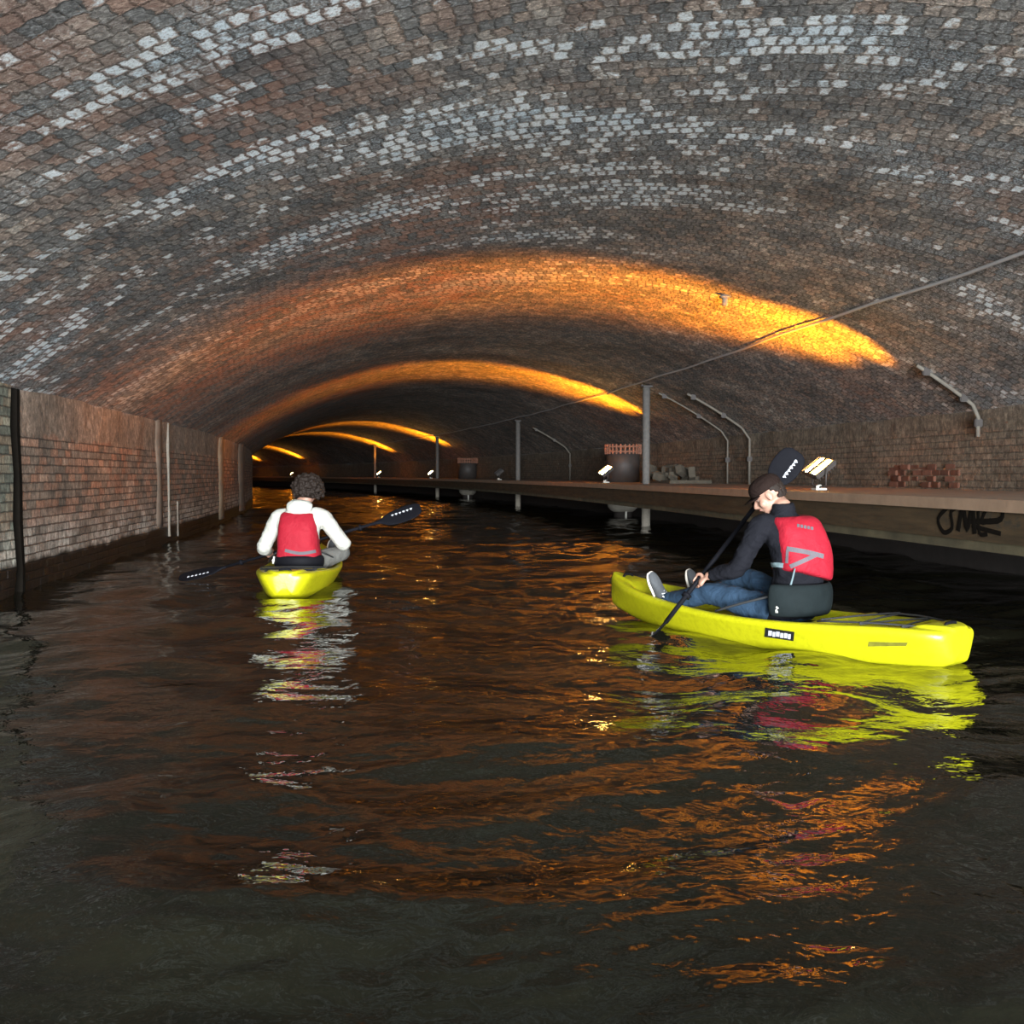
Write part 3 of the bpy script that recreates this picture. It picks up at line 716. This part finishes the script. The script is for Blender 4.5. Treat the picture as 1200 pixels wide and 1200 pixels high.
# ------------------------------------------------------------------ people
M_SKIN = simple('skin', (0.37, 0.20, 0.14), 0.55, 0.12, 14)
M_EYE = simple('eye_white', (0.75, 0.72, 0.70), 0.3, 0.05); M_IRIS = simple('iris', (0.05, 0.03, 0.02), 0.3)
M_LIP = simple('lips', (0.42, 0.17, 0.14), 0.5)
def fabric(name, col, sc=1.0, rough=0.85, wv=0.6, spec=0.3):
    t = NT(name); t.b.inputs['Specular IOR Level'].default_value = spec; o3 = t.obj(); big = t.noise(o3, 7, 4, 0.6, 0.8); fi = t.noise(o3, 170, 3, 0.6)
    t.out(t.mul(wv, t.mix(big, tuple(x*0.80 for x in col), tuple(min(1, x*1.12) for x in col)), t.ramp(fi, [(0.3, (.75, .75, .75)), (0.7, (1.1, 1.1, 1.1))])), rough,
          t.bump(t.math('ADD', t.math('MULTIPLY', big, 1.0), t.math('MULTIPLY', fi, 0.06)), 0.02))
    return t.m
M_HOOD = fabric('white_fleece', (0.47, 0.46, 0.40)); M_JACK = fabric('black_jacket', (0.011, 0.011, 0.014), wv=0.3, spec=0.06)
M_VEST = fabric('red_nylon', (0.31, 0.007, 0.019), rough=0.75, wv=0.25); M_DENIM = fabric('blue_denim', (0.022, 0.048, 0.085)); M_GREY = fabric('grey_trousers', (0.15, 0.145, 0.13))
M_TAPE = simple('grey_tape', (0.10, 0.085, 0.095), 0.8); M_BELT = simple('pale_blue_webbing', (0.13, 0.18, 0.19), 0.8)
M_SHOE = fabric('dark_grey_canvas', (0.075, 0.078, 0.082)); M_SOLE = simple('pale_rubber', (0.62, 0.56, 0.48), 0.7); M_LACE = simple('white_laces', (0.85, 0.85, 0.85), 0.7)
M_HAIR = simple('dark_brown_hair', (0.017, 0.011, 0.008), 0.7, 0.5, 60, 0.004, spec=0.2); M_CAP = fabric('dark_brown_cap', (0.016, 0.009, 0.007), spec=0.1)
V = Vector
def frame(yaw=0, pitch=0, roll=0):
    return (Matrix.Rotation(R(yaw), 3, 'Z') @ Matrix.Rotation(R(pitch), 3, 'X') @ Matrix.Rotation(R(roll), 3, 'Y'))
def hand(bm, wrist, grip, axis, out_sign=1):
    """palm, four unequal fingers curled round a shaft through grip along axis, and a thumb closing from the other side"""
    ax = axis.normalized(); e1 = (wrist-grip); e1 = (e1-ax*e1.dot(ax)).normalized(); e2 = ax.cross(e1)*out_sign
    palm = grip+e1*0.030+e2*0.006
    def at(deg, r, off): return grip+ax*off+(e1*math.cos(R(deg))+e2*math.sin(R(deg)))*r
    tube(bm, [wrist, wrist*0.55+palm*0.45, palm+e2*0.004, at(38, .036, 0)], [0.026, 0.030, 0.040, 0.030], 14, smooth=3, up=e2, ratio=0.48)
    for k, (off, ln, rd) in enumerate(((0.030, 205, .0092), (0.0105, 225, .0096), (-0.009, 215, .0092), (-0.028, 180, .0082))):
        pts = [at(20+(ln)*q, .030 if q < .2 else .0265, off*(1.0-0.15*q)) for q in (0, .2, .4, .6, .8, 1.0)]
        tube(bm, pts, [rd*1.15, rd*1.12, rd*1.05, rd, rd*.95, rd*.75], 10, smooth=2)
    pts = [palm+ax*0.022-e2*0.006+e1*0.012, at(-35, .033, .040), at(-80, .030, .036), at(-120, .028, .026)]
    tube(bm, pts, [.014, .0125, .0115, .009], 10, smooth=3)
def face(bm, c, Rm):
    P = lambda x, y, z: c+Rm @ V((x, y, z))
    ball(bm, P(0, -.012, .022), (.078, .098, .098), Rm); ball(bm, P(0, .016, -.035), (.060, .074, .082), Rm)
    ball(bm, P(0, .050, -.088), (.030, .028, .022), Rm)                   # chin
    for s in (-1, 1):
        ball(bm, P(s*.045, .05, -.03), (.026, .028, .030), Rm)            # cheeks
        ball(bm, P(s*.080, -.008, -.008), (.010, .020, .033), Rm @ frame(0, -8, 0), 14); ball(bm, P(s*.083, -.004, -.030), (.008, .010, .012), Rm, 12)
    ball(bm, P(0, .078, .026), (.052, .014, .012), Rm)                    # brow
    tube(bm, [P(0, .080, .016), P(0, .094, -.004), P(0, .108, -.026), P(0, .088, -.034)], [.008, .010, .0145, .010], 10, smooth=2)
    for s in (-1, 1): ball(bm, P(s*.012, .094, -.030), (.009, .010, .008), Rm, 10)
    ball(bm, P(0, .086, -.052), (.024, .010, .008), Rm, 12); ball(bm, P(0, .083, -.062), (.021, .010, .007), Rm, 12)
def face_bits(root, c, Rm):
    P = lambda x, y, z: c+Rm @ V((x, y, z))
    for s in (-1, 1):
        bm = bmesh.new(); ball(bm, P(s*.031, .063, .004), (.0115, .0100, .0085), Rm, 14); e = from_bm('eye', bm, M_EYE, root)
        bm = bmesh.new(); ball(bm, P(s*.031, .0715, .002), (.0050, .003, .0050), Rm, 10); from_bm('iris', bm, M_IRIS, e)
        bm = bmesh.new(); tube(bm, [P(s*.014, .088, .022), P(s*.032, .088, .027), P(s*.050, .076, .021)], [.003, .004, .002], 6, smooth=2); from_bm('eyebrow', bm, M_HAIR, root)
    bm = bmesh.new(); tube(bm, [P(-.022, .088, -.057), P(0, .098, -.056), P(.022, .088, -.057)], [.002, .004, .002], 8, smooth=3); from_bm('mouth', bm, M_LIP, root)
def rings(T, g, i0=0, i1=None, gz=0):
    return [(c+V((0, 0, gz)), u, v, a+g, b+g) for c, u, v, a, b in T[i0:i1]]
def shoe(root, heel, toe, upn, side, label=None):
    """heel/toe points of the sole line, upn from sole to instep"""
    d = (toe-heel); L_ = d.length; d.normalize(); side = side.normalized(); upn = upn.normalized()
    def outline(lift, grow): 
        return [heel+d*(L_*q)+upn*lift for q in (0.0, .15, .4, .7, .9, 1.0)], [.026+grow, .036+grow, .036+grow, .048+grow, .041+grow, .022+grow]
    bm = bmesh.new(); p, r_ = outline(.012, 0.004); tube(bm, p, r_, 20, smooth=4, up=upn, ratio=0.30); sole = from_bm('sole', bm, M_SOLE, None)
    bm = bmesh.new()
    loft(bm, [(heel+d*(L_*q)+upn*h_, side, upn, a_, b_) for q, h_, a_, b_ in ((.0, .045, .022, .030), (.08, .05, .034, .045), (.3, .055, .036, .055), (.5, .045, .039, .042), (.75, .034, .046, .028), (.93, .026, .036, .018), (1.0, .022, .014, .010))], 20, 2.3, 3)
    tube(bm, [heel+d*.045+upn*.05, heel+d*.05+upn*.10], [.042, .040], 16)
    up_ = fuse('shoe', bm, M_SHOE, root, 0.006, 3)
    sole.parent = up_
    bm = bmesh.new()
    for k in range(5):
        q = .36+.075*k; h_ = .100-.012*k; w_ = .026
        a_ = heel+d*(L_*q)+upn*(h_-.012)-side*w_; b_ = heel+d*(L_*(q+.06))+upn*(h_-.016)+side*w_; m_ = heel+d*(L_*(q+.03))+upn*(h_+.000)
        tube(bm, [a_, m_, b_], .0042, 6, smooth=2); tube(bm, [a_+side*2*w_, m_, b_-side*2*w_], .0042, 6, smooth=2)
    for s in (-1, 1): tube(bm, [heel+d*(L_*.36)+upn*.10, heel+d*(L_*.30)+upn*.115+side*.03*s, heel+d*(L_*.38)+upn*.105+side*.05*s], .0042, 6, smooth=3)
    from_bm('laces', bm, M_LACE, up_)
    bm = bmesh.new(); ball(bm, heel+d*(L_*.97)+upn*.018, (.028, .014, .012), Matrix((side, d, upn)).transposed(), 16); from_bm('toe_cap', bm, M_SOLE, up_)

def person(label, S, rz, T, sh, el, wr, grips, axis, hips, knees, ankles, toes, head, hrot, jacket, trousers, hood=False, sleeve=.058, lean_neck=None):
    r = empty('person', label, 'person', S, rz)
    X, Y, Z = V((1, 0, 0)), V((0, 1, 0)), V((0, 0, 1))
    Rm = frame(*hrot); nb = T[-1][0]
    hb = head+Rm @ V((0, -.028, -.075))
    # --- the body, one continuous skin
    ftt = []
    for s in (0, 1):
        d = (toes[s]-ankles[s]).normalized(); shin = (knees[s]-ankles[s]).normalized(); ftt.append(ankles[s]+d*.10-(shin-d*shin.dot(d)).normalized()*.030)
    bm = bmesh.new(); loft(bm, rings(T, -.012), 26, 2.2)
    tube(bm, [nb-Z*.05, nb+Z*.02, (nb+hb)/2+Z*.01, hb, head-Rm @ V((0, .02, .03))], [.075, .062, .056, .055, .05], 16, smooth=3)
    face(bm, head, Rm)
    for s in (0, 1):
        tube(bm, [nb*.35+sh[s]*.65, sh[s], sh[s]*.5+el[s]*.5, el[s], el[s]*.45+wr[s]*.55, wr[s]], [.050, .052, .045, .038, .037, .026], 16, smooth=3)
        tube(bm, [hips[s], hips[s]*.6+knees[s]*.4, knees[s], knees[s]*.6+ankles[s]*.4, ankles[s], ftt[s]], [.085, .080, .056, .054, .034, .022], 16, smooth=3)
        hand(bm, wr[s], grips[s], axis, 1 if s == 0 else 1)
    fuse('body', bm, M_SKIN, r, 0.0062, 3)
    face_bits(r, head, Rm)
    # --- jacket or hoodie
    bm = bmesh.new(); loft(bm, rings(T, .018), 28, 2.3)
    for s in (0, 1):
        cuff = el[s]*.12+wr[s]*.88
        tube(bm, [nb*.4+sh[s]*.6-Z*.02, sh[s], sh[s]*.5+el[s]*.5, el[s], el[s]*.5+wr[s]*.5, cuff], [sleeve*1.15, sleeve*1.22, sleeve*1.12, sleeve*1.05, sleeve*.88, sleeve*.62], 18, smooth=4)
    if hood:
        tube(bm, [nb-Z*.03, nb+Z*.030, nb+Z*.058], [.098, .090, .080], 18, smooth=2)
        hc = nb+V((0, -.085, -.02))
        loft(bm, [(hc+V((0, -.012, -.065)), X, Y, .05, .02), (hc+V((0, -.02, -.03)), X, Y, .115, .045), (hc+V((0, .0, .03)), X, Y, .125, .06), (hc+V((0, .02, .07)), X, Y, .09, .045)], 20, 2.2, 4)
    else:
        tube(bm, [nb-Z*.03, nb+Z*.030, nb+Z*.052], [.085, .074, .066], 18, smooth=2)
    jk = fuse('hoodie' if hood else 'jacket', bm, jacket, r, 0.009, 4, wrinkle(.009, 9 if hood else 11, 3.0, (1, 1, 1.6)))
    # --- trousers
    bm = bmesh.new(); loft(bm, rings(T, .012, 0, 2, -.012), 26, 2.2)
    for s in (0, 1):
        hem = knees[s]*.06+ankles[s]*.94
        tube(bm, [hips[s], hips[s]*.6+knees[s]*.4, knees[s], knees[s]*.55+ankles[s]*.45, hem], [.100, .094, .076, .068, .056], 18, smooth=4)
    fuse('trousers', bm, trousers, r, 0.010, 4, wrinkle(.007, 12, 8.0))
    for s in (0, 1):
        d = (toes[s]-ankles[s]).normalized(); shin = (knees[s]-ankles[s]).normalized()
        upn = (shin-d*shin.dot(d)).normalized(); side = d.cross(upn)
        heel = ankles[s]-upn*.06-d*.055
        shoe(r, heel, heel+d*.275, upn, side)
    return r, jk
def vest(root, T, prof, name='life_vest'):
    """padded buoyancy vest: back and front slabs as one padded shell"""
    bm = bmesh.new(); loft(bm, prof, 36, 3.0, 5)
    o = fuse(name, bm, M_VEST, root, 0.008, 4, wrinkle(.004, 9, 1.0)); return o
X, Y, Z = V((1, 0, 0)), V((0, 1, 0)), V((0, 0, 1))

# --- right paddler: black jacket, brown cap, twisting to dip the left blade
P_lo, P_hi = c2w(1.032, 6.62, .134), c2w(1.78, 7.05, .968)
MRi = (Matrix.Translation(SR) @ Matrix.Rotation(RZR, 4, 'Z')).inverted()
lo, hi = MRi @ P_lo, MRi @ P_hi; axR = (hi-lo).normalized()
gL, gR = lo.lerp(hi, .255), lo.lerp(hi, .88)
u0 = V((1, -.10, 0)); u1 = V((1, -.30, .02)); u2 = V((1, -.42, .03))
TR = [(V((.02, .03, .135)), u0, Y, .165, .125), (V((.025, -.02, .22)), u0, Y, .165, .120), (V((.03, -.045, .36)), u1, Y, .145, .105), (V((.035, -.055, .50)), u1, Y, .158, .112),
      (V((.035, -.02, .64)), u2, Y, .175, .112), (V((.03, .01, .72)), u2, Y, .165, .095), (V((.015, .04, .775)), u2, Y, .090, .065), (V((.01, .06, .815)), u2, Y, .055, .052)]
shR = [V((-.155, .10, .72)), V((.175, -.0, .705))]
elR = [V((-.235, .215, .455)), V((.34, .22, .66))]
wrR = [gL+(elR[0]-gL).normalized()*.075+Z*.01, gR+(elR[1]-gR).normalized()*.08]
hdR = V((-.02, .155, .915))
pr, jkR = person('person in black jacket, red vest and brown cap, looking down while paddling the right kayak', SR, RZR, TR, shR, elR, wrR, [gL, gR], axR,
    [V((-.10, .04, .185)), V((.12, .02, .185))], [V((-.17, .48, .255)), V((.17, .47, .33))], [V((-.19, .92, .165)), V((.14, .91, .170))], [V((-.255, .965, .40)), V((.17, .99, .38))],
    hdR, (38, -34, 0), M_JACK, M_DENIM)
vR = [(V((.04, -.06, .410)), u1+Z*-.25, Y, .165, .130), (V((.04, -.075, .425)), u1+Z*-.25, Y, .178, .152), (V((.04, -.07, .53)), u1, Y, .178, .158), (V((.04, -.045, .63)), u2, Y, .172, .156),
      (V((.04, -.02, .715)), u2, Y, .160, .142), (V((.04, .0, .765)), u2, Y, .148, .115), (V((.035, .01, .785)), u2, Y, .125, .080)]
vsR = vest(pr, TR, vR)
for pl, wd in (([(922, 643), (945, 647), (965, 652)], .030), ([(923, 644), (922, 660)], .018), ([(957, 650), (942, 657), (926, 664)], .026)):
    decal('reflective_tape', vsR, pl, M_TAPE, .003, wd)
for i, (x0, x1) in enumerate([(934, 937), (938, 941), (942, 945), (946, 949), (950, 953)]):
    yq = 614+i*.8; decal('vest_lettering', vsR, [(x0, yq), (x1, yq+.5), (x1, yq+4), (x0, yq+3.5)], M_TAPE, .002, sub=2)
decal('waist_strap', jkR, [(889, 660), (900, 661.5), (912, 662), (924, 663)], M_BELT, .006, .030)
bm = bmesh.new(); q0 = MRi @ c2w(1.745, 6.30, .47); q1 = MRi @ c2w(1.70, 6.27, .33)
tube(bm, [q0, (q0+q1)/2+V((-.01, -.01, 0)), q1], .006, 8, smooth=3); from_bm('hanging_strap', bm, M_BELT, vsR)
# cap and nape hair
RmR = frame(38, -34, 0); PH = lambda x, y, z: hdR+RmR @ V((x, y, z))
bm = bmesh.new(); loft(bm, [(PH(0, -.010, .028), RmR @ X, RmR @ Y, .088, .108), (PH(0, -.012, .055), RmR @ X, RmR @ Y, .092, .112), (PH(0, -.012, .085), RmR @ X, RmR @ Y, .086, .104), (PH(0, -.012, .112), RmR @ X, RmR @ Y, .066, .080), (PH(0, -.012, .130), RmR @ X, RmR @ Y, .030, .036)], 26, 2.1, 4)
ball(bm, PH(0, -.012, .130), (.007, .007, .005), RmR, 8)
cp = fuse('cap', bm, M_CAP, pr, .006, 2)
bm = bmesh.new(); G = []
for i in range(9):
    a_ = R(-62+124*i/8); row = []
    for q in (0, .5, 1.0):
        rr = (.090+.062*q*(1-.25*(abs(a_)/1.1)**2)); row.append(PH(rr*math.sin(a_)*.95, -.010+.104*math.cos(a_)/.98+.06*q*math.cos(a_), .040-.010*q-.02*(math.sin(a_)**2)))
    G.append(row)
top = [[bm.verts.new(p+RmR @ Z*.003) for p in row] for row in G]; bot = [[bm.verts.new(p-RmR @ Z*.003) for p in row] for row in G]
for i in range(8):
    for j in range(2):
        bm.faces.new((top[i][j], top[i+1][j], top[i+1][j+1], top[i][j+1])); bm.faces.new((bot[i][j+1], bot[i+1][j+1], bot[i+1][j], bot[i][j]))
    bm.faces.new((top[i][2], top[i+1][2], bot[i+1][2], bot[i][2])); bm.faces.new((top[i][0], bot[i][0], bot[i+1][0], top[i+1][0]))
for i in (0, 8):
    for j in range(2): bm.faces.new((top[i][j], top[i][j+1], bot[i][j+1], bot[i][j]))
from_bm('cap_brim', bm, M_CAP, cp)
bm = bmesh.new(); rnd_ = random.Random(4)
for k in range(150):
    an = R(rnd_.uniform(-82, 82)); zz = rnd_.uniform(-.050, .045); tp = 1-max(0, -.0-zz)*2.2
    px_, py_ = -math.sin(an)*.080*tp, -.014-math.cos(an)*.100*tp
    if abs(an) > R(62) and zz < .018: continue
    ball(bm, PH(px_, py_, zz), (.009, .009, .016), RmR, 8)
fuse('hair', bm, M_HAIR, pr, .0055, 2)

# --- left paddler: white hoodie, curly hair
RZP = -YAW
Q_lo, Q_hi = c2w((262-600)/F*10.22, 10.22, EYE-109/F*10.22), c2w((442-600)/F*10.22, 10.22, EYE-56.5/F*10.22)
MLi = (Matrix.Translation(SL) @ Matrix.Rotation(RZP, 4, 'Z')).inverted()
lo2, hi2 = MLi @ Q_lo, MLi @ Q_hi; axL = (hi2-lo2).normalized()
g2L, g2R = lo2.lerp(hi2, .30), lo2.lerp(hi2, .72)
TL = [(V((.02, .0, .145)), X, Y, .185, .130), (V((.015, -.01, .22)), X, Y, .185, .130), (V((.0, -.02, .34)), X, Y, .165, .115), (V((-.005, -.02, .48)), X, Y, .175, .118),
      (V((-.005, .0, .60)), X, Y, .205, .115), (V((.0, .01, .665)), X, Y, .190, .098), (V((.0, .02, .715)), X, Y, .110, .075), (V((.005, .035, .750)), X, Y, .065, .060)]
shL = [V((-.215, .01, .625)), V((.215, .01, .640))]
elL = [V((-.365, .06, .345)), V((.405, .08, .375))]
wrL = [g2L+(elL[0]-g2L).normalized()*.08, g2R+(elL[1]-g2R).normalized()*.08]
hdL = V((.07, .06, .880))
pl_, jkL = person('person with bushy curly hair in white hoodie and red vest, seen from behind', SL, RZP, TL, shL, elL, wrL, [g2L, g2R], axL,
    [V((-.10, .04, .195)), V((.12, .04, .195))], [V((-.20, .45, .30)), V((.34, .40, .27))], [V((-.14, .86, .18)), V((.13, .86, .18))], [V((-.17, .96, .38)), V((.17, .96, .38))],
    hdL, (-6, -8, 6), M_HOOD, M_GREY, hood=True, sleeve=.066)
vL = [(V((.01, -.03, .205)), X, Y, .165, .130), (V((.0, -.045, .235)), X, Y, .205, .160), (V((-.005, -.045, .38)), X, Y, .196, .158), (V((-.01, -.035, .50)), X, Y, .192, .155),
      (V((-.01, -.02, .60)), X, Y, .182, .145), (V((-.01, -.005, .665)), X, Y, .170, .112), (V((-.01, .01, .695)), X, Y, .150, .070)]
vsL = vest(pl_, TL, vL)
decal('reflective_tape', vsL, [(334, 645), (352, 648.5), (370, 646)], M_TAPE, .003, .030)
RmL = frame(-6, -8, 6); PL = lambda x, y, z: hdL+RmL @ V((x, y, z))
bm = bmesh.new(); rnd_ = random.Random(11)
ball(bm, PL(0, -.025, .035), (.112, .120, .112), RmL)
for k in range(420):
    th = rnd_.uniform(0, 2*math.pi); ph_ = math.acos(rnd_.uniform(-.62, 1))
    d = V((math.sin(ph_)*math.cos(th), math.sin(ph_)*math.sin(th), math.cos(ph_)))
    if d.y > .45 and d.z < .40: continue
    rr = rnd_.uniform(.98, 1.22); p = V((d.x*.128*rr, -.022+d.y*.128*rr, .030+d.z*.124*rr)); s_ = rnd_.uniform(.012, .022)
    ball(bm, PL(*p), (s_, s_, s_), RmL, 7)
fuse('curly_hair', bm, M_HAIR, pl_, .006, 1)

# ------------------------------------------------------------------ paddles
def paddle(label, A, B, n_lo, n_hi, la=.40, lb=.40, wdt=.088, marks=()):
    """A and B: throats of the two blades in world space"""
    mid = (A+B)/2; ax = (B-A).normalized()
    r = empty('kayak_paddle', label, 'paddle', mid, 0, 'black double-bladed paddles')
    bm = bmesh.new(); tube(bm, [A-mid-ax*.06, B-mid+ax*.06], .0155, 16); from_bm('shaft', bm, M_BLACK, r)
    for e, (p, d, nrm, ln) in enumerate(((A, -ax, n_lo, la), (B, ax, n_hi, lb))):
        nrm = (nrm-d*nrm.dot(d)).normalized(); sd = d.cross(nrm); bm = bmesh.new()
        loft(bm, [(p-mid+d*(ln*q)+nrm*(.030*q*q), sd, nrm, wdt*w_, th) for q, w_, th in ((-.04, .19, .015), (.08, .30, .014), (.25, .78, .010), (.5, 1.0, .007), (.78, .97, .006), (.93, .78, .005), (1.0, .42, .003))], 20, 2.3, 4)
        b_ = from_bm('blade', bm, M_BLACK, r)
        bm = bmesh.new(); tube(bm, [p-mid-d*.19, p-mid-d*.165], .030, 14); from_bm('drip_ring', bm, M_BLACK, r)
        for k in range(6):                                     # white maker's lettering along the blade
            q = .36+.085*k; hh = .019+.004*((k*7) % 3); sgn = marks[e] if marks else 1
            bm = bmesh.new(); c = p-mid+d*(ln*q)+nrm*(.030*q*q+.0085)+sd*(.030*sgn)
            Rb = Matrix((sd, d, nrm)).transposed()
            box(bm, c+sd*0, (.010+.005*(k % 2), .024, .004), Rb, .001); box(bm, c+sd*.010, (.012, .007, .004), Rb, .001)
            from_bm('blade_lettering', bm, M_LBL, b_, smooth=False)
    return r
eye = V((0, 0, EYE))
paddle('black kayak paddle with one blade raised behind the brown cap, the other in water', P_lo, P_hi, (eye-P_lo).cross(P_hi-P_lo), (eye-P_hi), .30, .33, .100, (1, 1))
paddle('black kayak paddle held across the left kayak, one blade skimming the water', Q_lo, Q_hi, V((0, -.5, 1)), V((0, -.75, .66)), .46, .46, .095, (-1, -1))
# ------------------------------------------------------------------ small floating bits by the stern
